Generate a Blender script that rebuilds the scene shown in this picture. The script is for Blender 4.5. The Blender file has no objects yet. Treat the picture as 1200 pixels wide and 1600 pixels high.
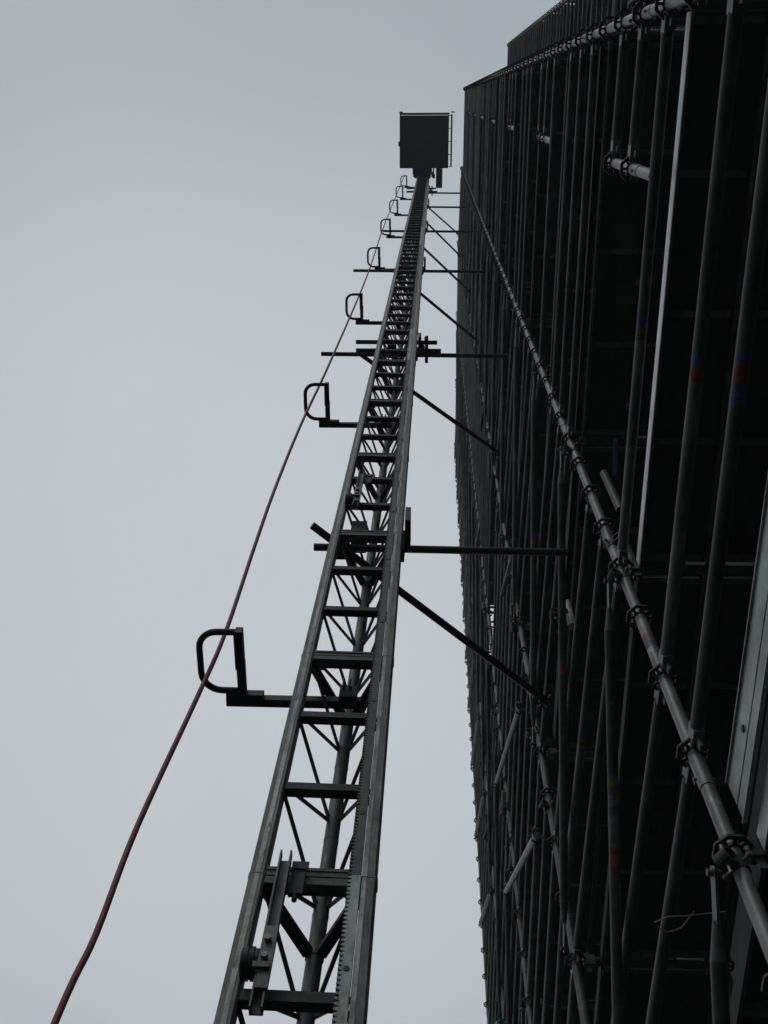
import bpy, math, random
from mathutils import Vector, Matrix
random.seed(7)
SC = bpy.context.scene
COL = SC.collection
HC = 1.72                       # height of the camera above the ground

# ------------------------------------------------------------ camera
cam_d = bpy.data.cameras.new('camera'); cam = bpy.data.objects.new('camera', cam_d); COL.objects.link(cam)
_u = Vector((80.0, -641.6, 1628.6)).normalized()
_x = Vector((_u.z, 0, -_u.x)).normalized()
_y = _x.cross(_u)
if _y.y < 0: _y = -_y
_a = 0.0139
xw = math.cos(_a)*_x + math.sin(_a)*_y
yw = -math.sin(_a)*_x + math.cos(_a)*_y
# columns = camera right / up / back seen in the world
M = Matrix(((xw.x, -xw.y, -xw.z), (yw.x, -yw.y, -yw.z), (_u.x, -_u.y, -_u.z)))
cam.matrix_world = Matrix.Translation((0, 0, HC)) @ M.to_4x4()
cam_d.sensor_fit = 'VERTICAL'; cam_d.sensor_height = 32.0
cam_d.lens = 1628.6/1600*32.0
cam_d.clip_start = 0.05; cam_d.clip_end = 3000
SC.camera = cam
SC.render.resolution_x = 768; SC.render.resolution_y = 1024

# ------------------------------------------------------------ sky and sun
SUN_EL = math.radians(48); SUN_AZ = math.radians(215)
w = bpy.data.worlds.new('World'); SC.world = w; w.use_nodes = True
nt = w.node_tree; N = nt.nodes; L = nt.links
bg = N['Background']
sky = N.new('ShaderNodeTexSky'); sky.sky_type = 'NISHITA'; sky.sun_disc = False
sky.sun_elevation = SUN_EL; sky.sun_rotation = SUN_AZ; sky.air_density = 1.5; sky.dust_density = 4.0
hs = N.new('ShaderNodeHueSaturation'); hs.inputs['Saturation'].default_value = 0.30
L.new(sky.outputs[0], hs.inputs['Color'])
tc = N.new('ShaderNodeTexCoord')
no = N.new('ShaderNodeTexNoise'); no.inputs['Scale'].default_value = 1.7; no.inputs['Detail'].default_value = 2.5
no.inputs['Roughness'].default_value = 0.45
L.new(tc.outputs['Generated'], no.inputs['Vector'])
rp = N.new('ShaderNodeValToRGB')
rp.color_ramp.elements[0].position = 0.0; rp.color_ramp.elements[0].color = (3.55, 3.95, 4.45, 1)
rp.color_ramp.elements[1].position = 1.0; rp.color_ramp.elements[1].color = (7.40, 7.78, 8.20, 1)
# the overcast is thinnest, and brightest, to the front left; it thickens away from there
vd = N.new('ShaderNodeVectorMath'); vd.operation = 'DOT_PRODUCT'
vd.inputs[1].default_value = Vector((-0.14, 0.46, 0.88)).normalized()
L.new(tc.outputs['Generated'], vd.inputs[0])
mr = N.new('ShaderNodeMapRange'); mr.interpolation_type = 'SMOOTHSTEP'
mr.inputs['From Min'].default_value = 0.83; mr.inputs['From Max'].default_value = 1.0
mr.inputs['To Min'].default_value = 0.27; mr.inputs['To Max'].default_value = 0.92
L.new(vd.outputs['Value'], mr.inputs['Value'])
nr = N.new('ShaderNodeMapRange'); nr.inputs['From Min'].default_value = 0.3; nr.inputs['From Max'].default_value = 0.7
nr.inputs['To Min'].default_value = -0.10; nr.inputs['To Max'].default_value = 0.10
L.new(no.outputs['Fac'], nr.inputs['Value'])
ad = N.new('ShaderNodeMath'); ad.operation = 'ADD'
L.new(mr.outputs[0], ad.inputs[0]); L.new(nr.outputs[0], ad.inputs[1])
L.new(ad.outputs[0], rp.inputs[0])
mx = N.new('ShaderNodeMixRGB'); mx.inputs[0].default_value = 0.86
L.new(hs.outputs[0], mx.inputs[1]); L.new(rp.outputs[0], mx.inputs[2])
L.new(mx.outputs[0], bg.inputs['Color']); bg.inputs['Strength'].default_value = 0.09
sd = bpy.data.lights.new('sun', 'SUN'); so = bpy.data.objects.new('sun', sd); COL.objects.link(so)
sd.energy = 0.5; sd.angle = math.radians(25); sd.color = (1.0, 0.97, 0.93)
sdir = Vector((math.sin(SUN_AZ)*math.cos(SUN_EL), math.cos(SUN_AZ)*math.cos(SUN_EL), math.sin(SUN_EL)))
so.rotation_euler = sdir.to_track_quat('Z', 'Y').to_euler()
SC.view_settings.view_transform = 'Standard'; SC.view_settings.look = 'None'
SC.view_settings.exposure = 0.0; SC.view_settings.gamma = 1.0
SC.render.engine = 'CYCLES'
SC.cycles.max_bounces = 6

# ------------------------------------------------------------ materials
def mat(name, c1, c2, rough=0.5, metal=0.0, scale=9.0, bump=0.15, stretch=(1, 1, 1), spots=None, detail=5.0, spec=0.35, grime=0.5, vary=0.0):
    m = bpy.data.materials.new(name); m.use_nodes = True
    n = m.node_tree.nodes; l = m.node_tree.links
    b = n['Principled BSDF']
    t = n.new('ShaderNodeTexCoord'); mp = n.new('ShaderNodeMapping'); mp.inputs['Scale'].default_value = stretch
    l.new(t.outputs['Object'], mp.inputs['Vector'])
    a = n.new('ShaderNodeTexNoise'); a.inputs['Scale'].default_value = scale; a.inputs['Detail'].default_value = detail
    a.inputs['Roughness'].default_value = 0.65
    l.new(mp.outputs[0], a.inputs['Vector'])
    r = n.new('ShaderNodeValToRGB')
    r.color_ramp.elements[0].position = 0.32; r.color_ramp.elements[0].color = (*c1, 1)
    r.color_ramp.elements[1].position = 0.70; r.color_ramp.elements[1].color = (*c2, 1)
    l.new(a.outputs['Fac'], r.inputs[0])
    out = r.outputs[0]
    if spots:
        s = n.new('ShaderNodeTexNoise'); s.inputs['Scale'].default_value = scale*3.1; s.inputs['Detail'].default_value = 3
        l.new(mp.outputs[0], s.inputs['Vector'])
        q = n.new('ShaderNodeValToRGB'); q.color_ramp.elements[0].position = 0.62; q.color_ramp.elements[1].position = 0.70
        q.color_ramp.elements[0].color = (0, 0, 0, 1); q.color_ramp.elements[1].color = (1, 1, 1, 1)
        l.new(s.outputs['Fac'], q.inputs[0])
        x = n.new('ShaderNodeMixRGB'); l.new(q.outputs[0], x.inputs[0]); l.new(out, x.inputs[1]); x.inputs[2].default_value = (*spots, 1)
        out = x.outputs[0]
    gn = n.new('ShaderNodeTexNoise'); gn.inputs['Scale'].default_value = scale*0.33; gn.inputs['Detail'].default_value = 8; gn.inputs['Roughness'].default_value = 0.75
    l.new(t.outputs['Object'], gn.inputs['Vector'])
    gr = n.new('ShaderNodeMapRange'); gr.inputs['From Min'].default_value = 0.35; gr.inputs['From Max'].default_value = 0.62
    gr.inputs['To Min'].default_value = 1.0-grime; gr.inputs['To Max'].default_value = 1.1
    l.new(gn.outputs['Fac'], gr.inputs['Value'])
    gm_ = n.new('ShaderNodeMixRGB'); gm_.blend_type = 'MULTIPLY'; gm_.inputs[0].default_value = 1.0
    l.new(out, gm_.inputs[1]); l.new(gr.outputs[0], gm_.inputs[2]); out = gm_.outputs[0]
    if vary:                                            # each tube has its own age and tone
        ge = n.new('ShaderNodeNewGeometry'); vr = n.new('ShaderNodeMapRange')
        vr.inputs['To Min'].default_value = 1.0-vary; vr.inputs['To Max'].default_value = 1.0+vary*1.5
        l.new(ge.outputs['Random Per Island'], vr.inputs['Value'])
        vm = n.new('ShaderNodeMixRGB'); vm.blend_type = 'MULTIPLY'; vm.inputs[0].default_value = 1.0
        l.new(out, vm.inputs[1]); l.new(vr.outputs[0], vm.inputs[2]); out = vm.outputs[0]
    l.new(out, b.inputs['Base Color'])
    rr = n.new('ShaderNodeMapRange'); rr.inputs['To Min'].default_value = max(rough-0.12, 0.05); rr.inputs['To Max'].default_value = min(rough+0.15, 1)
    l.new(a.outputs['Fac'], rr.inputs['Value']); l.new(rr.outputs[0], b.inputs['Roughness'])
    b.inputs['Metallic'].default_value = metal
    b.inputs['Specular IOR Level'].default_value = spec
    if bump:
        bp = n.new('ShaderNodeBump'); bp.inputs['Strength'].default_value = bump; bp.inputs['Distance'].default_value = 0.01
        l.new(a.outputs['Fac'], bp.inputs['Height']); l.new(bp.outputs[0], b.inputs['Normal'])
    return m

MT = {
 'standard': mat('galvanised_standard', (0.095, 0.106, 0.102), (0.19, 0.206, 0.198), 0.45, 0.2, 14, 0.15, (1, 1, 0.4), (0.26, 0.275, 0.265)),
 'ledger': mat('weathered_galvanised_tube', (0.040, 0.045, 0.043), (0.100, 0.111, 0.106), 0.5, 0.15, 10, 0.15, (1, 0.35, 1), (0.085, 0.09, 0.085), spec=0.3, vary=0.55),
 'rosette': mat('rosette_steel', (0.020, 0.022, 0.021), (0.050, 0.055, 0.052), 0.55, 0.2, 25, 0.1),
 'brace': mat('brace_tube', (0.038, 0.043, 0.041), (0.095, 0.104, 0.10), 0.48, 0.15, 10, 0.15, (1, 1, 1), (0.12, 0.125, 0.12), spec=0.3, vary=0.5),
 'bright': mat('bright_zinc_tube', (0.16, 0.165, 0.155), (0.28, 0.285, 0.27), 0.5, 0.1, 12, 0.1, (1, 1, 1), (0.08, 0.075, 0.05)),
 'alu': mat('aluminium_toe_board', (0.20, 0.22, 0.215), (0.36, 0.39, 0.375), 0.42, 0.25, 12, 0.1, (1, 0.12, 1), (0.44, 0.46, 0.45)),
 'rim': mat('pale_deck_rim', (0.52, 0.55, 0.54), (0.72, 0.75, 0.74), 0.4, 0.1, 9, 0.08, (1, 0.15, 1), (0.4, 0.42, 0.41), grime=0.25),
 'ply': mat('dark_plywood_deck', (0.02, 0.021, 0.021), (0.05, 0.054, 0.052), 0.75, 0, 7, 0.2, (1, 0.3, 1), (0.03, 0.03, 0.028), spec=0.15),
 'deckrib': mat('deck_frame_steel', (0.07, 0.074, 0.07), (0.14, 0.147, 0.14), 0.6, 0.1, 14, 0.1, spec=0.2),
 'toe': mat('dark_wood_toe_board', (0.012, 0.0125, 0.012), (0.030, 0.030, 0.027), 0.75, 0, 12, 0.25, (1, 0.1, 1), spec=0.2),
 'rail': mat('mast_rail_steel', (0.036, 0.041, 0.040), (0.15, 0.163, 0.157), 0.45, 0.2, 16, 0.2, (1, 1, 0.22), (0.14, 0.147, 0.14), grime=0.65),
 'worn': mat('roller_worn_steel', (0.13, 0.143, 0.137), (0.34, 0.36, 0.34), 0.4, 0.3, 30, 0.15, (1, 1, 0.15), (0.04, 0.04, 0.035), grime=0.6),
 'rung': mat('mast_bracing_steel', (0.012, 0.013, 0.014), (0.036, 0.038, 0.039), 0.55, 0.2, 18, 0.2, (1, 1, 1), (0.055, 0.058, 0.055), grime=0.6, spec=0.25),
 'rack': mat('gear_rack_steel', (0.17, 0.205, 0.195), (0.36, 0.40, 0.38), 0.42, 0.25, 14, 0.15, (1, 1, 0.2), (0.09, 0.08, 0.045), grime=0.55),
 'rack_dark': mat('greased_gear_rack', (0.022, 0.025, 0.024), (0.085, 0.092, 0.088), 0.5, 0.2, 14, 0.15, (1, 1, 0.2), (0.03, 0.028, 0.022), grime=0.6),
 'tube': mat('mast_rear_tube', (0.045, 0.05, 0.048), (0.13, 0.138, 0.134), 0.45, 0.2, 12, 0.15, (1, 1, 0.3), (0.14, 0.145, 0.14), grime=0.6),
 'tie': mat('wall_tie_tube', (0.010, 0.011, 0.012), (0.026, 0.028, 0.029), 0.5, 0.2, 10, 0.1, (0.4, 1, 1), spec=0.25),
 'guide': mat('painted_guide_steel', (0.008, 0.010, 0.015), (0.018, 0.021, 0.028), 0.5, 0.1, 20, 0.1, spec=0.25),
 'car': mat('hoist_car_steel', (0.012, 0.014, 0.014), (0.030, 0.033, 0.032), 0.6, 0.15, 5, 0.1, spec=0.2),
 'lime': mat('lime_painted_edge', (0.20, 0.26, 0.08), (0.30, 0.37, 0.13), 0.5, 0, 8, 0.05),
 'cable': mat('red_rubber_cable', (0.13, 0.026, 0.036), (0.21, 0.055, 0.068), 0.6, 0, 30, 0.2, (1, 1, 0.3), (0.05, 0.03, 0.03)),
 'red': mat('faded_red_paint', (0.045, 0.030, 0.028), (0.26, 0.055, 0.04), 0.55, 0, 45, 0.05, grime=0.7),
 'blue': mat('faded_blue_paint', (0.025, 0.032, 0.045), (0.03, 0.09, 0.22), 0.55, 0, 45, 0.05, grime=0.7),
 'yellow': mat('yellow_sticker', (0.05, 0.05, 0.03), (0.13, 0.12, 0.04), 0.6, 0, 60, 0.05, grime=0.7),
 'grey': mat('grey_sticker', (0.06, 0.068, 0.068), (0.12, 0.13, 0.13), 0.6, 0, 60, 0.05),
 'bolt': mat('bolt_zinc', (0.12, 0.12, 0.115), (0.24, 0.24, 0.23), 0.4, 0.4, 40, 0.05),
 'white': mat('white_plastic', (0.35, 0.36, 0.35), (0.5, 0.51, 0.5), 0.5, 0, 20, 0.05),
 'joint': mat('joint_channel_steel', (0.028, 0.031, 0.030), (0.075, 0.080, 0.077), 0.5, 0.2, 18, 0.2, (1, 1, 1), (0.10, 0.10, 0.095), grime=0.6, spec=0.3),
 'brick': None,
}

def brick_mat():
    m = bpy.data.materials.new('dark_brick_wall'); m.use_nodes = True
    n = m.node_tree.nodes; l = m.node_tree.links; b = n['Principled BSDF']
    t = n.new('ShaderNodeTexCoord'); mp = n.new('ShaderNodeMapping'); mp.inputs['Rotation'].default_value = (math.radians(90), 0, math.radians(90))
    l.new(t.outputs['Object'], mp.inputs[0])
    br = n.new('ShaderNodeTexBrick'); br.inputs['Scale'].default_value = 4.5
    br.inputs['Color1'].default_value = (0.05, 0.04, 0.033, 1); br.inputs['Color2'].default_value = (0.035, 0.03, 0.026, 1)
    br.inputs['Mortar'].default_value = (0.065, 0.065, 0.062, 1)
    l.new(mp.outputs[0], br.inputs['Vector']); l.new(br.outputs['Color'], b.inputs['Base Color'])
    b.inputs['Roughness'].default_value = 0.85
    return m
MT['brick'] = brick_mat()

# ------------------------------------------------------------ mesh builder
class MB:
    def __init__(s): s.v = []; s.f = []; s.m = []; s.s = []
    def poly(s, vs, fs, mi=0, sm=False):
        o = len(s.v); s.v += [tuple(v) for v in vs]
        for f in fs: s.f.append(tuple(i+o for i in f)); s.m.append(mi); s.s.append(sm)
    def box(s, lo, hi, mi=0, mtx=None, ch=0.0):
        x0, y0, z0 = lo; x1, y1, z1 = hi
        vs = [Vector(p) for p in ((x0,y0,z0),(x1,y0,z0),(x1,y1,z0),(x0,y1,z0),(x0,y0,z1),(x1,y0,z1),(x1,y1,z1),(x0,y1,z1))]
        if mtx: vs = [mtx @ v for v in vs]
        s.poly(vs, [(0,3,2,1),(4,5,6,7),(0,1,5,4),(1,2,6,5),(2,3,7,6),(3,0,4,7)], mi)
    def bar(s, p0, p1, wd, ht, mi=0, up=(0,0,1)):      # flat or square bar between two points
        p0 = Vector(p0); p1 = Vector(p1); d = (p1-p0); ln = d.length; d.normalize()
        upv = Vector(up)
        if abs(d.dot(upv)) > 0.98: upv = Vector((0,1,0))
        sx = d.cross(upv).normalized(); sz = sx.cross(d).normalized()
        m = Matrix((sx, d, sz)).transposed().to_4x4(); m.translation = p0
        s.box((-wd/2, 0, -ht/2), (wd/2, ln, ht/2), mi, m)
    def tube(s, p0, p1, r, n=12, mi=0, r1=None, cap=True, hollow=False):
        p0 = Vector(p0); p1 = Vector(p1); d = (p1-p0).normalized()
        a = Vector((0,0,1)) if abs(d.z) < 0.9 else Vector((1,0,0))
        u = d.cross(a).normalized(); v = d.cross(u).normalized()
        r1 = r if r1 is None else r1
        vs = []
        for p, rr in ((p0, r), (p1, r1)):
            for i in range(n):
                t = 2*math.pi*i/n; vs.append(p + u*math.cos(t)*rr + v*math.sin(t)*rr)
        s.poly(vs, [(i, (i+1) % n, n+(i+1) % n, n+i) for i in range(n)], mi, True)
        if cap:
            s.poly(vs[:n], [tuple(range(n))[::-1]], mi); s.poly(vs[n:], [tuple(range(n))], mi)
    def path(s, pts, r, n=10, mi=0, closed=False):
        pts = [Vector(p) for p in pts]; k = len(pts); rings = []
        prev = None
        for i, p in enumerate(pts):
            if closed: d = (pts[(i+1) % k]-pts[i-1]).normalized()
            else: d = (pts[min(i+1, k-1)]-pts[max(i-1, 0)]).normalized()
            if prev is None:
                a = Vector((0,0,1)) if abs(d.z) < 0.9 else Vector((1,0,0)); u = d.cross(a).normalized()
            else: u = (prev - d*prev.dot(d)).normalized()
            prev = u; v = d.cross(u)
            rings.append([p+u*math.cos(2*math.pi*j/n)*r+v*math.sin(2*math.pi*j/n)*r for j in range(n)])
        vs = [q for rg in rings for q in rg]; fs = []
        for i in range(k if closed else k-1):
            a = i*n; b = ((i+1) % k)*n
            fs += [(a+j, a+(j+1) % n, b+(j+1) % n, b+j) for j in range(n)]
        s.poly(vs, fs, mi, True)
        if not closed: s.poly(rings[0], [tuple(range(n))[::-1]], mi); s.poly(rings[-1], [tuple(range(n))], mi)
    def prism(s, prof, z0, z1, mi=0, sm=False):        # 2D outline (counter-clockwise) extruded along z
        n = len(prof); vs = [(x, y, z0) for x, y in prof]+[(x, y, z1) for x, y in prof]
        s.poly(vs, [(i, (i+1) % n, n+(i+1) % n, n+i) for i in range(n)], mi, sm)
        s.poly(vs[:n], [tuple(range(n))[::-1]], mi); s.poly(vs[n:], [tuple(range(n))], mi)
    def add(s, o, mtx):
        k = len(s.v); s.v += [tuple(mtx @ Vector(v)) for v in o.v]
        s.f += [tuple(i+k for i in f) for f in o.f]; s.m += o.m; s.s += o.s
    def mesh(s, name, mats):
        me = bpy.data.meshes.new(name); me.from_pydata(s.v, [], s.f)
        for m in mats: me.materials.append(MT[m])
        me.polygons.foreach_set('material_index', s.m); me.polygons.foreach_set('use_smooth', s.s)
        me.update(); return me
    def build(s, name, mats, parent=None):
        return obj(name, s.mesh(name, mats if isinstance(mats, (list, tuple)) else [mats]), parent)

def obj(name, me, parent=None, mtx=None):
    o = bpy.data.objects.new(name, me); COL.objects.link(o)
    if parent: o.parent = parent
    if mtx is not None: o.matrix_basis = mtx
    return o
def thing(name, label, cat, loc=(0,0,0), rz=0, group=None):
    o = bpy.data.objects.new(name, None); COL.objects.link(o); o.location = loc; o.rotation_euler.z = rz
    o.empty_display_size = 0.2
    return tag(o, label, cat, group)
def tag(o, label, cat, group=None):
    o['label'] = label; o['category'] = cat
    if group: o['group'] = group
    return o
def chamf(x0, x1, y0, y1, c):
    return [(x0+c,y0),(x1-c,y0),(x1,y0+c),(x1,y1-c),(x1-c,y1),(x0+c,y1),(x0,y1-c),(x0,y0+c)]

# ------------------------------------------------------------ ground
g = MB(); g.poly([(-600,-600,0),(600,-600,0),(600,600,0),(-600,600,0)], [(0,1,2,3)])
MT['ground'] = mat('damp_gravel_ground', (0.035, 0.034, 0.030), (0.075, 0.072, 0.066), 0.85, 0, 3.0, 0.4)
go = g.build('ground', 'ground'); go['kind'] = 'structure'

# ------------------------------------------------------------ building behind the scaffold
WX, WY0, WY1, WH = 2.02, -0.30, 11.9, 33.5
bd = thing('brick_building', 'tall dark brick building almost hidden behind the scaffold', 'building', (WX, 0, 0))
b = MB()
wins = []
nf = 10
# wall with real window openings, storey by storey
ys = [-0.1+3.0*i for i in range(4)]
edges_y = [WY0]+[e for y in ys for e in (y+0.5, y+1.9)]+[WY1]
zs = []
for k in range(nf): zs += [1.0+3.25*k+0.4, 1.0+3.25*k+2.2]
edges_z = [0]+zs+[WH]
for i in range(len(edges_y)-1):
    for j in range(len(edges_z)-1):
        if i % 2 == 1 and j % 2 == 1:
            wins.append((edges_y[i], edges_y[i+1], edges_z[j], edges_z[j+1])); continue
        b.box((0, edges_y[i], edges_z[j]), (0.35, edges_y[i+1], edges_z[j+1]))
b.box((0.35, WY0, 0), (9.0, WY1, WH))
b.box((1.75, -1.48, 0), (8.9, WY0-0.001, WH-0.3))
b.build('wall', 'brick', bd)
MT['glass'] = mat('dark_window_glass', (0.02, 0.022, 0.024), (0.03, 0.032, 0.035), 0.1, 0, 2, 0)
MT['frame'] = mat('window_frame_paint', (0.10, 0.10, 0.10), (0.16, 0.16, 0.155), 0.5, 0, 20, 0.05)
wm = MB()
wm.box((0.12, 0, 0), (0.17, 1.4, 0.06)); wm.box((0.12, 0, 1.74), (0.17, 1.4, 1.8)); wm.box((0.12, 0, 0.06), (0.17, 0.06, 1.74))
wm.box((0.12, 1.34, 0.06), (0.17, 1.4, 1.74)); wm.box((0.12, 0.67, 0.06), (0.17, 0.73, 1.74))
wme = wm.mesh('window', ['frame'])
gm = MB(); gm.box((0.14, 0.06, 0.06), (0.15, 0.67, 1.74)); gm.box((0.14, 0.73, 0.06), (0.15, 1.34, 1.74)); gme = gm.mesh('pane', ['glass'])
for y0, y1, z0, z1 in wins:
    o = obj('window', wme, bd, Matrix.Translation((0, y0, z0))); obj('pane', gme, o)
rf = MB(); rf.box((-0.06, WY0, WH), (9.1, WY1+0.1, WH+0.25)); rf.build('roof', 'frame', bd)

# ------------------------------------------------------------ scaffold
scf = thing('scaffold', 'tall dark modular tube scaffold with decks covering the whole building front', 'scaffold', (0.9, 2.06, 0))
OX, OY = 0.9, 2.06
def loc(x, y, z): return Vector((x-OX, y-OY, z))
NEAR, C, STUB = (0.907, 2.063), (0.907, -0.35), (0.90, 0.29)
ST1, ST2, ST3, FAR = (0.845, 4.47), (0.865, 6.89), (0.885, 9.30), (0.895, 11.70)
LV0 = 2.54+HC                                   # first lift in view (world height)
TOP_A, TOP_B = 36.6+HC, 34.55+HC
IX = 1.66                                       # inner row
CAMP = Vector((0, 0, HC))

def seen(p, q, r):
    """rough size in the picture, used only to choose which repeats stay separate"""
    pc = (p+q)/2; d = pc-CAMP
    z = d.dot(_cam_f)
    if z < 0.3: return 0
    sx = abs(d.dot(_cam_r))/z; sy = abs(d.dot(_cam_u))/z
    k = 1.0 if (sx < 0.42 and sy < 0.56) else 0.25
    lp = (q-p).length
    return k*lp*r/(z*z)
_cam_f = -Vector((M[0][2], M[1][2], M[2][2])); _cam_r = Vector((M[0][0], M[1][0], M[2][0])); _cam_u = Vector((M[0][1], M[1][1], M[2][1]))

# --- meshes shared by the repeats
ROS = MB()
def ring(mb, ri, ro, z0, z1, n=8, rot=math.pi/8):
    a = []; 
    for (r, z) in ((ri,z0),(ro,z0),(ro,z1),(ri,z1)):
        a += [(r*math.cos(rot+2*math.pi*i/n), r*math.sin(rot+2*math.pi*i/n), z) for i in range(n)]
    fs = []
    for i in range(n):
        j = (i+1) % n
        for k in range(4):
            l = (k+1) % 4
            fs.append((k*n+i, k*n+j, l*n+j, l*n+i))
    mb.poly(a, fs)
ring(ROS, 0.0485, 0.063, -0.0045, 0.0045)
ring(ROS, 0.0235, 0.031, -0.0065, 0.0065, 16, 0)
for i in range(8):
    t = 2*math.pi*i/8
    m = Matrix.Rotation(t, 4, 'Z')
    ROS.box((0.030, -0.0055, -0.004), (0.050, 0.0055, 0.004), 0, m)
ros_me = ROS.mesh('rosette', ['rosette'])

def end_head(mb, y, sgn):
    # wedge head that grips the rosette, plus its wedge
    mb.box((-0.020, min(y, y+sgn*0.065), -0.034), (0.020, max(y, y+sgn*0.065), 0.034))
    mb.box((-0.005, min(y+sgn*0.014, y+sgn*0.040), -0.075), (0.005, max(y+sgn*0.014, y+sgn*0.040), 0.060))
def ledger_mb(ln, band=None, r=0.0242):
    mb = MB(); a = 0.042; bq = ln-0.042
    end_head(mb, a, 1); end_head(mb, bq, -1)
    y0, y1 = a+0.06, bq-0.06
    cuts = [(y0, 0)]
    if band:
        t, seq = band
        y = y0+(y1-y0)*t
        for wd, mi in seq: cuts.append((y, mi)); y += wd
        cuts.append((y, 0))
    cuts.append((y1, 0))
    for i in range(len(cuts)-1):
        mb.tube((0, cuts[i][0], 0), (0, cuts[i+1][0], 0), r, 14, cuts[i][1], cap=False)
    return mb
BANDS = [None, (0.30, [(0.05, 2), (0.07, 1)]), None, (0.62, [(0.035, 1), (0.04, 2)]), (0.45, [(0.05, 2), (0.05, 1), (0.05, 2)]), None, (0.50, [(0.06, 2), (0.05, 1)]), (0.42, [(0.03, 2), (0.06, 1), (0.06, 2)]), (0.47, [(0.05, 2), (0.05, 1)])]
LM = ['ledger', 'red', 'blue']
_lc = {}
def ledger_mesh(ln, v):
    k = (round(ln, 3), v)
    if k not in _lc:
        mb = ledger_mb(ln, BANDS[v]); _lc[k] = (mb, mb.mesh('ledger', LM))
    return _lc[k]
def along(p, q):
    d = (q-p).normalized(); up = Vector((0,0,1))
    sx = d.cross(up).normalized(); sz = sx.cross(d)
    m = Matrix((sx, d, sz)).transposed().to_4x4(); m.translation = p
    return m

specs = {'ledger': [], 'rosette': [], 'deck_board': [], 'transom': [], 'toe_board': [], 'diagonal_brace': []}
def put(kind, mb, me, mtx, sc, par=None): specs[kind].append((sc, mb, me, mtx, par))

def add_ledger(A, B, z, v=None, kind='ledger'):
    p = loc(A[0], A[1], z); q = loc(B[0], B[1], z)
    ln = (q-p).length
    if v is None: v = 0 if random.random() < 0.88 else random.choice((1, 3, 4, 6))
    mb, me = ledger_mesh(ln, v)
    put(kind, mb, me, along(p, q), seen(p+Vector((OX,OY,0)), q+Vector((OX,OY,0)), 0.05))

# standards
def standard(A, z0, z1, full, r=0.0242, ros_z=None, matl='standard', bands=()):
    mb = MB()
    cuts = [(z0, 0)]
    for zb, seq in bands:
        z = zb
        for wd, mi in seq: cuts.append((z, mi)); z += wd
        cuts.append((z, 0))
    cuts.append((z1, 0))
    for i in range(len(cuts)-1):
        mb.tube((0,0,cuts[i][0]), (0,0,cuts[i+1][0]), r, 20, cuts[i][1], cap=(i in (0, len(cuts)-2)))
    z = LV0+0.30-4
    while z < z1:
        if z > z0:
            mb.tube((0,0,z), (0,0,z+0.16), r+0.0028, 20)          # spigot joint
            mb.tube((-r-0.012, 0, z+0.05), (r+0.012, 0, z+0.05), 0.006, 8)
        z += 2.0
    o = mb.build('standard', [matl, 'red', 'blue'], scf); o.location = loc(A[0], A[1], 0)
    z = LV0-4.0
    while z < z1-0.02:
        if z > z0+0.05:
            c0 = Vector((A[0], A[1], z))
            put('rosette', ROS, ros_me, Matrix.Translation((0,0,z)), seen(c0-Vector((0.06,0,0)), c0+Vector((0.06,0,0)), 0.1), o)
        z += 0.5
    return o
S = {}
S['near'] = standard(NEAR, 0, TOP_A+0.35, True, bands=[(1.13+HC+2.62, [(0.055, 2), (0.05, 1)]), (4.02+HC+2.62, [(0.05, 1)])])
S['c'] = standard(C, 0, TOP_B+0.2, True)
S['st1'] = standard(ST1, 0, TOP_A+0.1, True, matl='ledger', bands=[(7.15+HC, [(0.08, 1), (0.08, 2)])])
S['st2'] = standard(ST2, 0, TOP_A+0.1, True, matl='ledger', bands=[(7.4+HC, [(0.10, 1)]), (10.1+HC, [(0.1, 1), (0.1, 2)])])
S['st3'] = standard(ST3, 0, TOP_A+0.1, True, matl='ledger', bands=[(10.9+HC, [(0.12, 2), (0.1, 1)])])
S['far'] = standard(FAR, 0, TOP_A, True, matl='ledger')
# short landing posts beside the hoist, every second lift
for i in range(8):
    zc = 5.04+HC+4*i
    if zc > 33: break
    standard((STUB[0]+0.004, STUB[1]), zc-0.50, zc+0.60, False, matl='standard')
# inner row
INNER = []
for A in (C, NEAR, ST1, ST2, ST3, FAR):
    o = standard((IX, A[1]), 0, (TOP_B if A is C else TOP_A)-0.3, False, matl='ledger'); INNER.append(o)
post = MB(); post.tube((0,0,0), (0,0,0.62), 0.0242, 16)
po = post.build('standard', 'ledger', scf); po.location = loc(1.06, 2.12, 5.45+HC)
po = post.build('standard', 'ledger', scf); po.location = loc(1.00, 2.12, 4.56+HC); po.scale = (1, 1, 0.6)

OUT = [C, NEAR, ST1, ST2, ST3, FAR]
def lift_range(top):
    k = -2
    while LV0+2*k < top-1.5:
        yield k, LV0+2*k
        k += 1

# deck unit 0.32 wide, seen from below: plywood between steel side channels with cross ribs
def deck_mb(ln, lip=0.074):
    mb = MB(); y0, y1 = 0.028, ln-0.028; W = 0.318
    mb.box((0.004, y0, -0.014), (W-0.004, y1, 0.0), 0)
    for x0, x1, mi in ((0, 0.004, 2), (W-0.004, W, 1)): mb.box((x0, y0, -lip), (x1, y1, 0.002), mi)
    for x0, x1 in ((0.004, 0.014), (W-0.014, W-0.004)): mb.box((x0, y0+0.002, -lip+0.001), (x1, y1-0.002, -lip+0.004), 1)
    n = 4
    for i in range(n+1):
        y = y0+0.03+(y1-y0-0.06)*i/n
        mb.box((0.023, y-0.014, -0.045), (W-0.023, y+0.014, -0.0145), 1)
    return mb
_dc = {}
def deck_mesh(ln, bright=False):
    k = (round(ln, 3), bright)
    if k not in _dc:
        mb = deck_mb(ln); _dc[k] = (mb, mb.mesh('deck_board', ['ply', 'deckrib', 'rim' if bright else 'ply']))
    return _dc[k]
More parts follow.
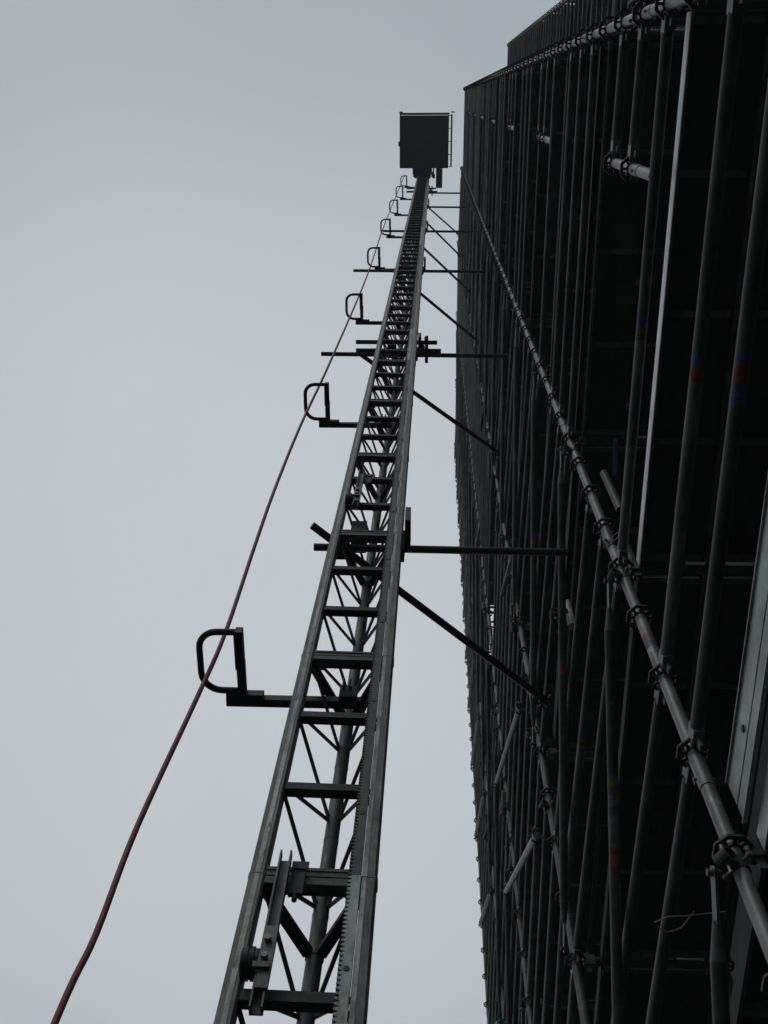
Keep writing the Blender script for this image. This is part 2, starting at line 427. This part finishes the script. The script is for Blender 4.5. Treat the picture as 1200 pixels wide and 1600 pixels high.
def toe_mb(ln, prof=False):
    mb = MB(); y0, y1 = 0.06, ln-0.06
    if prof:
        mb.box((0, y0, 0.0), (0.006, y1, 0.075)); mb.box((0.005, y0+0.001, 0.0755), (0.010, y1-0.001, 0.0845)); mb.box((0, y0, 0.085), (0.006, y1, 0.19))
        mb.box((-0.008, y0+0.002, -0.006), (0.006, y1-0.002, -0.0005)); mb.box((-0.008, y0+0.002, 0.1905), (0.006, y1-0.002, 0.196))
        for y in (y0+0.25, (y0+y1)/2, y1-0.25): mb.tube((-0.006, y, 0.12), (0.0, y, 0.12), 0.012, 10, 1)
    else:
        mb.box((0, y0, 0.0), (0.028, y1, 0.15))
    return mb
_tc = {}
def toe_mesh(ln, prof):
    k = (round(ln, 3), prof)
    if k not in _tc:
        mb = toe_mb(ln, prof); _tc[k] = (mb, mb.mesh('toe_board', ['alu' if prof else 'toe', 'rosette']))
    return _tc[k]

rnd = random.Random(3)
for bi in range(5):
    A, B = OUT[bi], OUT[bi+1]
    top = TOP_B if bi == 0 else TOP_A
    ln = B[1]-A[1]
    for k, z in lift_range(top):
        land = (bi == 0 and k % 2 == 1 and k > 0)              # landing lifts have an open gap by the hoist
        if not (k == 0 and bi < 2) and not (bi in (2, 3) and k == 5): add_ledger(A, B, z, 6 if (bi == 0 and k == 1) else None)
        for dz in (0.5, 1.0):
            if bi in (2, 3) and k == 5 and dz == 0.5: continue
            if land: add_ledger(A, STUB, z+dz)
            else: add_ledger(A, B, z+dz, (7 if dz == 0.5 else 8) if (bi == 0 and k == 0) else None)
        if bi >= 2 or k > 8: add_ledger(A, B, z+1.5)
        # inner ledger and decks
        add_ledger((IX, A[1]), (IX, B[1]), z)
        if not ((bi == 3 and k in (6, 7)) or (bi == 4 and k in (8, 9, 10))):
          for j in range(2):
            x = 0.985+0.325*j
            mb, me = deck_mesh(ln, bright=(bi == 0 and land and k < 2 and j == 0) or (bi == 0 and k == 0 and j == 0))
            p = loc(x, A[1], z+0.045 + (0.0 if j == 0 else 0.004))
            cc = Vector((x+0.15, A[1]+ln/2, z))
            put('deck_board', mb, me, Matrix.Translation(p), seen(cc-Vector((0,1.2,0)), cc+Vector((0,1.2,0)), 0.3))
        if bi == 0 and k == 0:
            mb, me = toe_mesh(ln, True); p = loc(0.948, A[1], z+0.055)
            put('toe_board', mb, me, Matrix.Translation(p), 9)
        elif not land and rnd.random() < (0.3 if bi > 1 else 0.5) and not (bi == 1 and k < 2) and k not in (5, 6, 7):
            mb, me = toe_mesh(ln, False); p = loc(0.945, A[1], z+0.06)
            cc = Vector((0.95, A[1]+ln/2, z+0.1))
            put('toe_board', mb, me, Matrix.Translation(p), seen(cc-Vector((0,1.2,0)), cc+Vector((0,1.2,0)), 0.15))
# transoms across the scaffold at each pair of standards
TR = {}
for A in OUT:
    top = TOP_B if A is C else TOP_A
    for k, z in lift_range(top):
        add_ledger(A, (IX, A[1]), z, 0, 'transom')
        if A is C or A is FAR:
            for dz in (0.5, 1.0): add_ledger(A, (IX, A[1]), z+dz, 0, 'transom')

# diagonal braces with flattened ends
def brace_mb(ln, sticker=False):
    mb = MB(); r = 0.0242
    mb.bar((0,0,0), (0,0.16,0), 0.010, 0.046)
    mb.bar((0,ln-0.16,0), (0,ln,0), 0.010, 0.046)
    mb.tube((0,0.15,0), (0,0.26,0), 0.012, 14, 0, r, cap=True); mb.tube((0,ln-0.26,0), (0,ln-0.15,0), r, 14, 0, 0.012, cap=True)
    if sticker:
        cuts = [(0.26,0),(ln*0.30,3),(ln*0.30+0.08,4),(ln*0.30+0.13,0),(ln*0.30+0.17,4),(ln*0.30+0.30,1),(ln*0.30+0.40,0),(ln-0.26,0)]
    else: cuts = [(0.26, 0), (ln*0.45, 2), (ln*0.45+0.06, 1), (ln*0.45+0.12, 0), (ln-0.26, 0)]
    for i in range(len(cuts)-1): mb.tube((0,cuts[i][0],0), (0,cuts[i+1][0],0), r, 14, cuts[i][1], cap=False)
    for y in (0.02, ln-0.02): mb.tube((-0.022, y, 0), (0.022, y, 0), 0.011, 8)
    return mb
BR = {}
for bi, sgn in ((1, 1), (3, 1), (4, -1)):
    A, B = OUT[bi], OUT[bi+1]
    for k, z in lift_range(TOP_A-1.5):
        off = -0.06
        if sgn > 0: p = loc(A[0]+off, A[1]+0.03, z+2.0-0.03); q = loc(B[0]+off, B[1]-0.03, z+0.03)
        else: p = loc(A[0]+off, A[1]+0.03, z+0.03); q = loc(B[0]+off, B[1]-0.03, z+2.0-0.03)
        ln = (q-p).length
        kk = (bi, k == 0)
        if kk not in BR:
            mb = brace_mb(ln, k == 0); BR[kk] = (mb, mb.mesh('diagonal_brace', ['brace', 'red', 'blue', 'yellow', 'grey']))
        mb, me = BR[kk]
        o_ = Vector((OX, OY, 0))
        put('diagonal_brace', mb, me, along(p, q), seen(p+o_, q+o_, 0.05))

# set-back end bay of the scaffold behind the corner
WA, WB = (2.16, -1.55), (2.16, -0.42)
for A in (WA, WB, (3.2, -1.55)):
    standard(A, 0, TOP_B-0.1, False, matl='ledger')
for k, z in lift_range(TOP_B):
    for dz in (0, 0.5, 1.0, 1.5):
        add_ledger(WA, WB, z+dz, 0)
        if dz < 1.5: add_ledger(WA, (3.2, -1.55), z+dz, 0, 'transom')
    mb, me = deck_mesh(WB[1]-WA[1])
    for j in range(4):
        x = 2.22+0.325*j
        cc = Vector((x+0.15, -1, z)); put('deck_board', mb, me, Matrix.Translation(loc(x, WA[1], z+0.045)), seen(cc-Vector((0,.5,0)), cc+Vector((0,.5,0)), 0.3))
    mb, me = toe_mesh(WB[1]-WA[1], False); cc = Vector((2.2, -1, z))
    put('toe_board', mb, me, Matrix.Translation(loc(2.22, WA[1], z+0.06)), seen(cc-Vector((0,.5,0)), cc+Vector((0,.5,0)), 0.15))

for kind, lst in specs.items():
    lst.sort(key=lambda t: -t[0])
    for sc_, mb, me, mtx, par in lst[:98]:
        obj(kind, me, par or scf, mtx)
    rest = lst[98:]
    if rest:
        big = MB(); mats = None
        # meshes of one kind share their slot order except the deck rims and toe boards
        slot = {}; names = []
        for sc_, mb, me, mtx, par in rest:
            base = (Matrix.Translation(par.location) @ mtx) if par else mtx
            k0 = len(big.f); big.add(mb, base)
            for si, mm in enumerate(me.materials):
                if mm.name not in slot: slot[mm.name] = len(names); names.append(mm)
            remap = [slot[mm.name] for mm in me.materials]
            for fi in range(k0, len(big.f)): big.m[fi] = remap[big.m[fi]]
        me = bpy.data.meshes.new(kind); me.from_pydata(big.v, [], big.f)
        for mm in names: me.materials.append(mm)
        me.polygons.foreach_set('material_index', big.m); me.polygons.foreach_set('use_smooth', big.s); me.update()
        o = obj(kind, me, scf); o['kind'] = 'stuff'

# right-angle couplers under the rosettes of the near standard
def coupler_mb(r=0.0242):
    mb = MB()
    ring(mb, r+0.001, r+0.009, -0.028, 0.028, 14, 0)
    m = Matrix.Rotation(math.pi/2, 4, 'X'); m.translation = (-2*r-0.012, 0, 0)
    t = MB(); ring(t, r+0.001, r+0.009, -0.028, 0.028, 14, 0); mb.add(t, m)
    mb.box((-r-0.012, -0.022, -0.022), (-r-0.006, 0.022, 0.022))
    for s_ in (-1, 1):
        mb.tube((-0.01, s_*(r+0.008), 0), (-0.01, s_*(r+0.045), 0), 0.007, 8, 1); mb.tube((-0.01, s_*(r+0.030), 0), (-0.01, s_*(r+0.042), 0), 0.012, 6, 1)
        mb.tube((-2*r-0.012, 0, s_*(r+0.008)), (-2*r-0.012, 0, s_*(r+0.045)), 0.007, 8, 1)
    return mb
cpl = coupler_mb(); cpl_me = cpl.mesh('coupler', ['rosette', 'bolt'])
for A, z, rz in ((NEAR, 2.47+HC, 0.6), (NEAR, 4.43+HC, 0.3), (NEAR, 4.80+HC, 2.2), (NEAR, 6.30+HC, 0.2), (NEAR, 6.62+HC, 3.0), (ST1, 5.9+HC, 0.4), (ST1, 7.6+HC, 0.4), (ST2, 8.1+HC, 0.5), (C, 5.15+HC, 1.0)):
    m = Matrix.Rotation(rz, 4, 'Z'); m.translation = loc(A[0], A[1], z)
    obj('coupler', cpl_me, scf, m @ Matrix.Scale(0.85, 4))

# tube stubs and couplers left on the farther standards, each at its own angle
rs = random.Random(11)
for A, hs_ in ((ST1, (6.8, 8.7, 9.6, 11.3, 13.2, 15.4, 18.1)), (ST2, (9.1, 10.9, 12.2, 13.7, 16.2, 19.4)), (ST3, (11.7, 13.3, 15.8, 18.3, 21.0))):
    for h in hs_:
        rz = rs.uniform(-1.3, 1.3); tl = rs.uniform(-0.5, 0.5)
        m = Matrix.Rotation(rz, 4, 'Z'); m.translation = loc(A[0], A[1], h+HC)
        obj('coupler', cpl_me, scf, m)
        if rs.random() < 0.7:
            mb = MB(); ln = rs.uniform(0.22, 0.6); k0 = rs.uniform(0.2, 0.8)
            d = Vector((rs.uniform(-0.25, 0.25), math.cos(tl), math.sin(tl)*1.2)).normalized()
            mb.tube(-d*ln*k0, d*ln*(1-k0), 0.0242, 12)
            o = mb.build('tube_stub', rs.choice(('brace', 'bright', 'ledger')), scf); o.location = loc(A[0]-0.058, A[1], h+HC)

# ------------------------------------------------------------ loose tubes clamped to the outside of the scaffold
def clamped_tube(p, q, label, matl='bright', r=0.0235):
    t = thing('scaffold_tube', label, 'tube', (p[0], p[1], p[2]+HC), 0, 'short tubes clamped outside the scaffold')
    d = Vector(q)-Vector(p)
    mb = MB(); mb.tube((0,0,0), d, r, 16); mb.build('tube', matl, t)
    for f in (0.03, 0.97):
        m = Matrix.Rotation(math.pi/2, 4, 'Z'); m.translation = d*f
        o = obj('coupler', cpl_me, t, m @ Matrix.Scale(0.8, 4))
    return t
clamped_tube((0.723, 4.47, 5.61), (0.753, 6.89, 7.81), 'pale short tube clamped between two standards, the lower of the two sloping ones')
clamped_tube((0.731, 4.47, 7.16), (0.754, 6.89, 9.48), 'thin pale tube clamped between two standards, the upper of the two sloping ones', 'brace')
# stub of white sleeve near the long horizontal mast tie
t = thing('tube_clamp', 'small pale sleeve and clamp on a scaffold tube below the lowest wall tie', 'clamp', (0.85, 2.99, 5.88+HC))
mb = MB(); mb.tube((0.03,0,-0.16), (0.03,0,0.16), 0.026, 14); mb.build('sleeve', 'white', t)
obj('clamp_body', cpl_me, t)
# wire loop
t = MB()
pts = [(1.05,2.64,2.93),(0.97,2.645,2.92),(0.90,2.648,2.91),(0.848,2.642,2.90),(0.802,2.669,2.90),(0.825,2.699,2.90),(0.853,2.712,2.90),(0.90,2.70,2.91),(0.95,2.66,2.95)]
t.path([(x-0.9, y-2.65, z-2.9) for x, y, z in pts], 0.0024, 8)
o = t.build('wire_loop', 'bright'); o.location = (0.9, 2.65, 2.9+HC); tag(o, 'thin bent wire loop hanging below the dark scaffold deck', 'wire')
# blue painted bracket and ladder-like brackets hanging inside the second lift
MT['pale_blue'] = mat('pale_blue_paint', (0.10, 0.15, 0.24), (0.18, 0.24, 0.33), 0.5, 0, 20, 0.05)
def bracket(p, q, label, leg=False):
    p = Vector(p); q = Vector(q); t = thing('edge_bracket', label, 'bracket', (p.x, p.y, p.z+HC), 0, 'small pale brackets under the inner scaffold decks')
    mb = MB(); mb.bar((0,0,0), q-p, 0.030, 0.006); mb.bar(Vector((0,0,0.018)), q-p+Vector((0,0,0.018)), 0.006, 0.028); mb.build('angle', 'pale_blue', t)
    mb = MB(); d = (q-p)*0.5; mb.tube(d+Vector((0,0,-0.014)), d+Vector((0,0,-0.0035)), 0.010, 6)
    if leg: mb.tube(d*0.4+Vector((0,0,-0.014)), d*0.4+Vector((0,0,-0.0035)), 0.010, 6)
    mb.build('bolt', 'bolt', t)
bracket((1.228, 1.016, 6.42), (1.30, 1.075, 6.42), 'highest of the small pale blue brackets under the inner deck')
bracket((1.233, 1.781, 6.42), (1.31, 1.88, 6.42), 'middle one of the small pale blue brackets under the inner deck')
bracket((1.17, 2.0, 6.38), (1.17, 2.22, 6.30), 'lowest small pale blue bracket, beside the near vertical standard', True)

# ------------------------------------------------------------ hoist mast
MR = 0.0150
mast = thing('hoist_mast', 'tall lattice hoist mast of bolted sections with a toothed gear rack', 'mast', (-0.3785, 2.428, 0), MR)
SEC = 1.508
Z0 = 2.81-3*SEC+HC                              # a section joint just above the ground
HW = 0.2165; RW = 0.056; DEP = 0.37
def rail_mb(x0, x1, strip):
    mb = MB(); mb.prism(chamf(x0, x1, 0.0, 0.056, 0.008), 0.0015, SEC-0.0015, 0)
    a, c = strip
    mb.box((a, -0.0022, 0.002), (c, 0.001, SEC-0.002), 1)
    for z in (0.0, SEC-0.012):
        mb.prism(chamf(x0-0.003, x1+0.003, 0.002, 0.06, 0.008), z, z+0.012, 0)
    return mb
railL = rail_mb(-HW, -HW+RW, (-HW+0.020, -HW+0.037)).mesh('guide_rail', ['rail', 'worn'])
railR = rail_mb(HW-RW+0.004, HW, (HW-0.050, HW-0.034)).mesh('guide_rail', ['rail', 'worn'])
tb = MB(); tb.tube((0, DEP, 0), (0, DEP, SEC), 0.030, 24); tb.tube((0, DEP, 0), (0, DEP, 0.05), 0.034, 24)
for z in (0.20, 0.62, 1.12): tb.tube((0, DEP, z), (0, DEP, z+0.012), 0.0312, 24)
tube_me = tb.mesh('mast_section', ['tube'])
def rack_mb():
    mb = MB(); x0, x1 = HW-RW-0.041, HW-RW+0.002; n = 80; p = SEC/n; d = 0.014
    ya, yb = -0.008, 0.022
    mb.box((x0+d, ya, 0.001), (x1, yb, SEC-0.001))
    for i in range(n):
        z = i*p+0.0015
        a = [(x0+d, z), (x0, z+p*0.30), (x0, z+p*0.52), (x0+d, z+p*0.82)]
        vs = [(x, ya+0.0004, zz) for x, zz in a]+[(x, yb-0.0004, zz) for x, zz in a]
        mb.poly(vs, [(0,1,2,3),(4,7,6,5),(0,4,5,1),(1,5,6,2),(2,6,7,3)], 0)
    for z in (0.33, 1.10): 
        mb.tube((x0+0.026, ya-0.003, z), (x0+0.026, ya+0.004, z), 0.0105, 6, 1)
    return mb
rk = rack_mb(); rack_bright = rk.mesh('gear_rack', ['rack', 'rosette']); rack_dark = rk.mesh('gear_rack', ['rack_dark', 'rosette'])
rg = MB(); rg.box((-HW+RW, 0.010, -0.020), (HW-RW-0.002, 0.050, 0.020)); rung_me = rg.mesh('rung', ['rung'])
# joint frame: two channels stacked in front and a horizontal V of flat bars back to the rear tube
jf = MB()
for z0, z1 in ((-0.038, -0.003), (0.003, 0.038)): jf.box((-HW+RW, 0.008, z0), (HW-RW-0.002, 0.056, z1))
jf.box((-HW+RW, 0.004, -0.040), (HW-RW-0.002, 0.0075, -0.026)); jf.box((-HW+RW, 0.004, 0.026), (HW-RW-0.002, 0.0075, 0.040))
for s_ in (-1, 1):
    jf.bar((s_*(HW-RW*0.6), 0.045, 0.012), (s_*0.022, DEP-0.015, 0.012), 0.040, 0.022, 1)
    for z in (-0.024, 0.024): jf.tube((s_*0.12, 0.058, z), (s_*0.12, 0.07, z), 0.011, 6)
    jf.tube((s_*(HW-0.028), 0.03, -0.05), (s_*(HW-0.028), 0.03, 0.062), 0.011, 6)
joint_me = jf.mesh('joint_frame', ['joint', 'rung'])
def brace_line(zf, zr, s_):
    mb = MB(); p = Vector((s_*(HW-RW-0.002), 0.045, zf)); q = Vector((s_*0.026, DEP-0.018, zr))
    k = Vector((0,0, 0.02 if zr > zf else -0.02))
    mb.path([p-k*0.6+Vector((s_*0.004,0,0)), p, q, q+k*0.9], 0.0085, 8); return mb
brs = []
for j in range(3):
    for s_ in (-1, 1):
        brs.append(brace_line(j*SEC/3+0.030, (j+0.5)*SEC/3-0.012, s_)); brs.append(brace_line((j+1)*SEC/3-0.030, (j+0.5)*SEC/3+0.012, s_))
brs_me = [q.mesh('lattice_brace', ['rung']) for q in brs]
allb = MB()
for q in brs: allb.add(q, Matrix.Identity(4))
allb_me = allb.mesh('lattice_brace', ['rung'])
NS = int((42.0+HC-Z0)/SEC)
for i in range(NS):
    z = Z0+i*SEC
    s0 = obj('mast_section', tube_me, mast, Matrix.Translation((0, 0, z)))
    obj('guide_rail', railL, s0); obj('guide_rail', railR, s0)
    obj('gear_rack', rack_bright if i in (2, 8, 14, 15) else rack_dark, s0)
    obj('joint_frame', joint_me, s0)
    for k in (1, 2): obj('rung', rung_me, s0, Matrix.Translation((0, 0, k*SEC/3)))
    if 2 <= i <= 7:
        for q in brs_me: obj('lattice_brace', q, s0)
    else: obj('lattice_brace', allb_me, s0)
fb = MB(); fb.box((-0.7, -0.5, -Z0-0.0), (0.7, 0.9, -Z0+0.12)); fb.box((-0.26, -0.04, -Z0+0.121), (0.26, 0.44, -0.001))
fo = fb.build('base_frame', 'rung', mast); fo.location = (0, 0, Z0)

# limit cams (channel on two clamps) in front of the left half of the mast
def limit_cam(z, ln, label, s=1.0):
    t = thing('limit_cam', label, 'limit cam', (-0.3785, 2.428, z), MR, 'limit cams on the mast')
    x = -0.095
    mb = MB(); mb.box((x-0.020, -0.030, 0), (x+0.020, -0.024, ln-0.02))
    for a in (-0.020, 0.014): mb.box((x+a, -0.060, 0), (x+a+0.006, -0.0305, ln))
    mb.box((x-0.012, -0.068, 0.06*s), (x+0.024, -0.0605, 0.30*s)); mb.box((x-0.03, -0.0805, 0.125*s), (x+0.02, -0.0685, 0.145*s)); mb.build('channel', 'rail', t)
    mb = MB(); mb.tube((x, -0.085, 0.17*s), (x, -0.069, 0.17*s), 0.011, 12); mb.build('bolt', 'bolt', t)
    mb = MB(); mb.tube((x, -0.085, 0.24*s), (x, -0.069, 0.24*s), 0.011, 12); mb.build('bolt', 'bolt', t)
    mb = MB(); mb.box((x+0.024, -0.020, ln-0.16), (x+0.072, 0.0, ln-0.03)); mb.tube((x+0.048, -0.01, ln-0.185), (x+0.048, -0.01, ln-0.161), 0.009, 8)
    mb.box((x+0.023, -0.026, ln-0.05), (x+0.08, -0.0205, ln-0.015)); mb.build('switch_box', 'rung', t)
    mb = MB(); mb.tube((x-0.075, -0.012, 0.20*s), (x-0.023, -0.012, 0.20*s), 0.045, 20)
    mb.tube((x-0.062, -0.012, 0.20*s), (x-0.054, -0.012, 0.20*s), 0.050, 20); mb.tube((x-0.045, -0.012, 0.20*s), (x-0.037, -0.012, 0.20*s), 0.050, 20)
    mb.build('roller', 'rung', t)
    return t
limit_cam(2.20+HC, 0.66, 'large steel limit cam with two bolts on the lowest visible mast section')
limit_cam(6.12+HC, 0.70, 'small limit cam higher up the mast, just above the lowest wall tie')

# ------------------------------------------------------------ cable guides
def guide_pts():
    P = []
    def q(x, y): P.append((x, y))
    # D outline in plan, from the straight plate round to the left and back
    q(0.0, 0.0); q(-0.09, 0.0)
    R = 0.085
    for i in range(7):
        a = math.radians(-90-90*i/6) ; q(-0.105+R*math.cos(a), 0.085+R*math.sin(a))
    q(-0.190, 0.20)
    for i in range(7):
        a = math.radians(180-90*i/6); q(-0.095+0.095*math.cos(a), 0.215+0.095*math.sin(a))
    q(0.0, 0.31)
    return P
ORD = ['lowest and largest', 'second lowest', 'third from the bottom', 'fourth from the bottom', 'fifth from the bottom', 'third from the top', 'second from the top', 'topmost']
for i in range(8):
    z = 4.235+HC+4.524*i
    t = thing('cable_guide', 'dark D-shaped cable guide on the left of the mast, %s of eight' % ORD[i], 'cable guide', (-0.873 if i == 0 else -0.905, 2.275, z), 0.0, 'cable guides on the mast')
    if i == 5: t.scale = (1, 1, 1)
    mb = MB(); mb.path([(x, y, 0) for x, y in guide_pts()], 0.0158, 12); mb.build('loop', 'guide', t)
    mb = MB(); mb.box((-0.016, -0.0165, -0.030), (0.018, 0.315, 0.020)); mb.box((0.0185, 0.14, -0.036), (0.024, 0.315, -0.004)); mb.box((-0.0205, 0.0, -0.034), (-0.0165, 0.18, -0.006)); mb.build('side_plate', 'guide', t)
    mb = MB(); mb.box((-0.075, 0.318, -0.026), (0.10, 0.338, 0.020)); mb.box((-0.075, 0.3385, -0.030), (0.56, 0.380, 0.012)); mb.build('arm', 'guide', t)
    mb = MB(); mb.box((0.46, 0.30, -0.05), (0.54, 0.3375, 0.045)); mb.tube((0.475, 0.29, 0.02), (0.475, 0.29, 0.09), 0.006, 8); mb.tube((0.505, 0.29, 0.02), (0.505, 0.29, 0.09), 0.006, 8); mb.build('clamp', 'rung', t)

# ------------------------------------------------------------ wall ties
def tie(z, x0, dg, dy, x1, yT, label, left=-0.73, diag=True, extra=False, plate=True):
    t = thing('wall_tie', label, 'wall tie', (-0.16, yT, z+HC), 0.0, 'wall ties between mast and scaffold')
    ox, oy = -0.16, yT
    mb = MB(); mb.tube((x0-ox, 0, 0), (x1-ox, 0.012, 0), 0.0242, 16); mb.build('tie_tube', 'tie', t)
    if diag:
        (ax, ay), (bx, by) = dg
        mb = MB(); mb.tube((ax-ox, ay-oy, -0.055), (bx-ox, by-oy, -0.055), 0.0242, 16); mb.build('diagonal_tube', 'tie', t)
        m = Matrix.Rotation(0.7, 4, 'Z'); m.translation = (bx-ox-0.02, by-oy, -0.055); obj('coupler', cpl_me, t, m)
    if plate:
        mb = MB(); mb.box((0.006, -0.20, -0.02), (0.040, 0.02, 0.20)); mb.box((-0.02, -0.04, -0.10), (0.005, 0.05, 0.20)); mb.build('bracket', 'tie', t)
        mb = MB(); mb.box((-0.42, -0.03, -0.052), (-0.34, 0.06, 0.04)); mb.box((-0.335, -0.10, 0.03), (-0.24, 0.05, 0.20)); mb.build('bracket', 'tie', t)
    if extra:
        mb = MB(); mb.tube((-0.843-ox, -0.03, 0.03), (0.10-ox, -0.03, 0.03), 0.030, 14); mb.build('cross_tube', 'tie', t)
        mb = MB(); mb.tube((-0.842-ox, 2.475-oy, 0.02), (0.056-ox, 2.477-oy, 0.02), 0.0242, 14); mb.build('cross_tube', 'tie', t)
        mb = MB(); ring(mb, 0.03, 0.055, -0.03, 0.03, 10, 0); mb.tube((0.0,-0.07,0.0), (0.0,0.07,0.02), 0.02, 8)
        m = Matrix.Rotation(math.pi/2, 4, 'Y'); o = mb.build('coupler', 'rosette', t); o.matrix_basis = Matrix.Translation((0.05, -0.04, 0.03)) @ m
        mb = MB(); mb.tube((0.10, -0.20, 0.03), (0.10, 0.10, 0.03), 0.018, 10); mb.tube((0.085, -0.17, 0.0), (0.085, -0.17, 0.09), 0.012, 8); mb.build('clamp_bolt', 'rosette', t)
    return t
def ext(p, q, back): # extend the diagonal past the mast
    d = (Vector(q)-Vector(p)).normalized(); return tuple(Vector(p)-d*back)
tie(5.98, -0.724, ((-0.725, 2.43), (0.79, 3.66)), 0, 0.86, 2.60, 'lowest and largest wall tie, its tubes crossing behind the mast to the scaffold')
tie(11.38, -1.229, (ext((-0.187, 3.052-0.02), (0.82, 3.76), 0.78), (0.82, 3.76)), 0, 0.85, 2.607, 'second wall tie from the bottom, with extra short cross tubes and clamps', extra=True)
tie(17.45, -1.316, (ext((-0.224, 2.941), (0.829, 3.805), 0.55), (0.829, 3.805)), 0, 0.84, 2.597, 'third wall tie from the bottom, its long tube sticking out to the left')
tie(23.1, -1.094, (ext((-0.222, 2.932), (0.825, 3.89), 0.40), (0.825, 3.89)), 0, 0.93, 2.596, 'fourth wall tie from the bottom, behind a cable guide')
tie(28.7, -0.62, (ext((-0.214, 2.976), (0.75, 3.89), 0.40), (0.75, 3.89)), 0, 0.88, 2.603, 'second highest wall tie, thin tube with sloping diagonal')
tie(33.3, -0.50, (ext((-0.214, 2.995), (0.80, 3.85), 0.40), (0.80, 3.85)), 0, 0.88, 2.605, 'topmost wall tie, just below the hoist car', extra=True)

# ------------------------------------------------------------ hoist car
CH = 38.0+HC
car = thing('hoist_car', 'square dark hoist car seen from below near the top of the mast', 'hoist car', (-0.32, 1.28, CH))
x0, x1, y0, y1 = -0.87, 0.80, -0.84, 0.855
mb = MB(); mb.box((x0, y0, 0.0), (x1, y1, 0.05), 0)
for k in range(5):
    yy = y0+0.06+k*(y1-y0-0.16)/4; mb.box((x0+0.01, yy, -0.05), (x1-0.01, yy+0.05, -0.001), 0)
mb.box((x0, y0, -0.051), (x0+0.05, y1, -0.0015), 0); mb.box((x1-0.05, y0, -0.051), (x1, y1, -0.0015), 0)
mb.build('floor', 'car', car)
mb = MB(); mb.box((x0-0.02, y0-0.07, -0.02), (x1+0.01, y0-0.012, 1.15), 0); mb.box((x0-0.02, y0-0.082, 0.02), (x1+0.01, y0-0.071, 0.06), 1); mb.build('front_panel', ['car', 'lime'], car)
mb = MB(); mb.box((x0-0.012, y0, -0.01), (x0-0.001, y1, 1.15)); mb.tube((x0-0.03, 0.0, 0.0), (x0-0.03, 0.16, 0.0), 0.03, 8); mb.build('side_panel', 'car', car)
mb = MB(); mb.box((x0, y1+0.001, -0.02), (x1, y1+0.02, 1.15)); mb.build('rear_panel', 'car', car)
# open gate on the scaffold side
mb = MB(); gx = x1+0.10
for yy in (y0-0.02, y0+0.40, y0+0.82, y0+1.24, y1-0.05): mb.box((gx-0.02, yy, 0.03), (gx+0.02, yy+0.035, 1.10))
mb.box((gx-0.02, y0-0.02, -0.02), (gx+0.02, y1-0.02, 0.028)); mb.box((gx-0.02, y0-0.02, 1.101), (gx+0.02, y1-0.02, 1.15))
for yy in (y0+0.0, y0+0.41, y0+0.83, y0+1.25, y1-0.06): mb.box((x1+0.001, yy, 0.0), (gx-0.021, yy+0.025, 0.03))
mb.build('gate', 'car', car)
for px, py in ((x0+0.02, y0-0.10), (x1+0.12, y0-0.10)):
    mb = MB(); mb.tube((px, py, 0), (px, py, 1.2), 0.022, 8); mb.tube((px-0.05, py, 0.03), (px+0.07, py, 0.05), 0.018, 6); mb.build('corner_post', 'car', car)
mb = MB(); mb.box((-0.43, y1+0.021, -0.16), (0.24, y1+0.22, 1.9)); mb.box((-0.36, y1+0.221, -0.20), (0.20, y1+0.34, 0.9)); mb.box((-0.24, y1+0.341, -0.24), (0.10, y1+0.44, 0.5)); mb.build('carriage', 'car', car)
mb = MB()
for xx in (-0.36, 0.27): mb.tube((xx, y1+0.12, -0.22), (xx, y1+0.30, -0.22), 0.05, 10); mb.tube((xx+0.03, y1+0.02, -0.10), (xx+0.03, y1+0.34, -0.10), 0.025, 8)
mb.tube((0.30, y1+0.20, -0.2), (0.30, y1+0.34, -0.2), 0.045, 8)
mb.build('guide_roller', 'rung', car)
mb = MB(); mb.prism(chamf(0.38, 0.60, y1+0.021, y1+0.66, 0.02), -0.25, 0.25); mb.build('drive_motor', 'car', car)

# ------------------------------------------------------------ power cable
cp = [(-1.045,2.42,0.05-HC+0.0),(-1.02,2.40,1.0),(-1.032,2.4,2.146),(-1.018,2.4,2.484),(-1.027,2.4,3.007),(-1.000,2.405,3.87),(-0.990,2.41,4.484),(-1.015,2.4,5.552),(-1.035,2.4,6.531),(-1.038,2.4,8.032),(-1.005,2.4,10.281),(-0.975,2.4,15.678),(-1.03,2.4,22.6),(-1.035,2.4,33.4),(-1.02,2.36,37.9)]
def crom(P, n=6):
    out = []
    for i in range(len(P)-1):
        p0, p1, p2, p3 = (Vector(P[max(i-1,0)]), Vector(P[i]), Vector(P[i+1]), Vector(P[min(i+2,len(P)-1)]))
        for k in range(n):
            t = k/n
            out.append(0.5*((2*p1)+(p2-p0)*t+(2*p0-5*p1+4*p2-p3)*t*t+(3*p1-p0-3*p2+p3)*t**3))
    out.append(Vector(P[-1])); return out
mb = MB(); mb.path(crom([(x+1.03, y-2.4, z+HC) for x, y, z in cp]), 0.0108, 12)
o = mb.build('power_cable', 'cable'); o.location = (-1.03, 2.4, 0); tag(o, 'dusky red power cable hanging from the hoist car through the cable guides', 'cable')


# ------------------------------------------------------------ thin damp haze
hz = MB(); hz.box((-60, -60, -1.0), (60, 60, 52))
hm = bpy.data.materials.new('damp_haze'); hm.use_nodes = True
hn = hm.node_tree.nodes; hn.remove(hn['Principled BSDF'])
pv = hn.new('ShaderNodeVolumePrincipled'); pv.inputs['Density'].default_value = 0.0016; pv.inputs['Color'].default_value = (0.9, 0.93, 0.95, 1)
hm.node_tree.links.new(pv.outputs[0], hn['Material Output'].inputs['Volume'])
MT['haze'] = hm
ho = hz.build('haze', 'haze'); ho['kind'] = 'stuff'
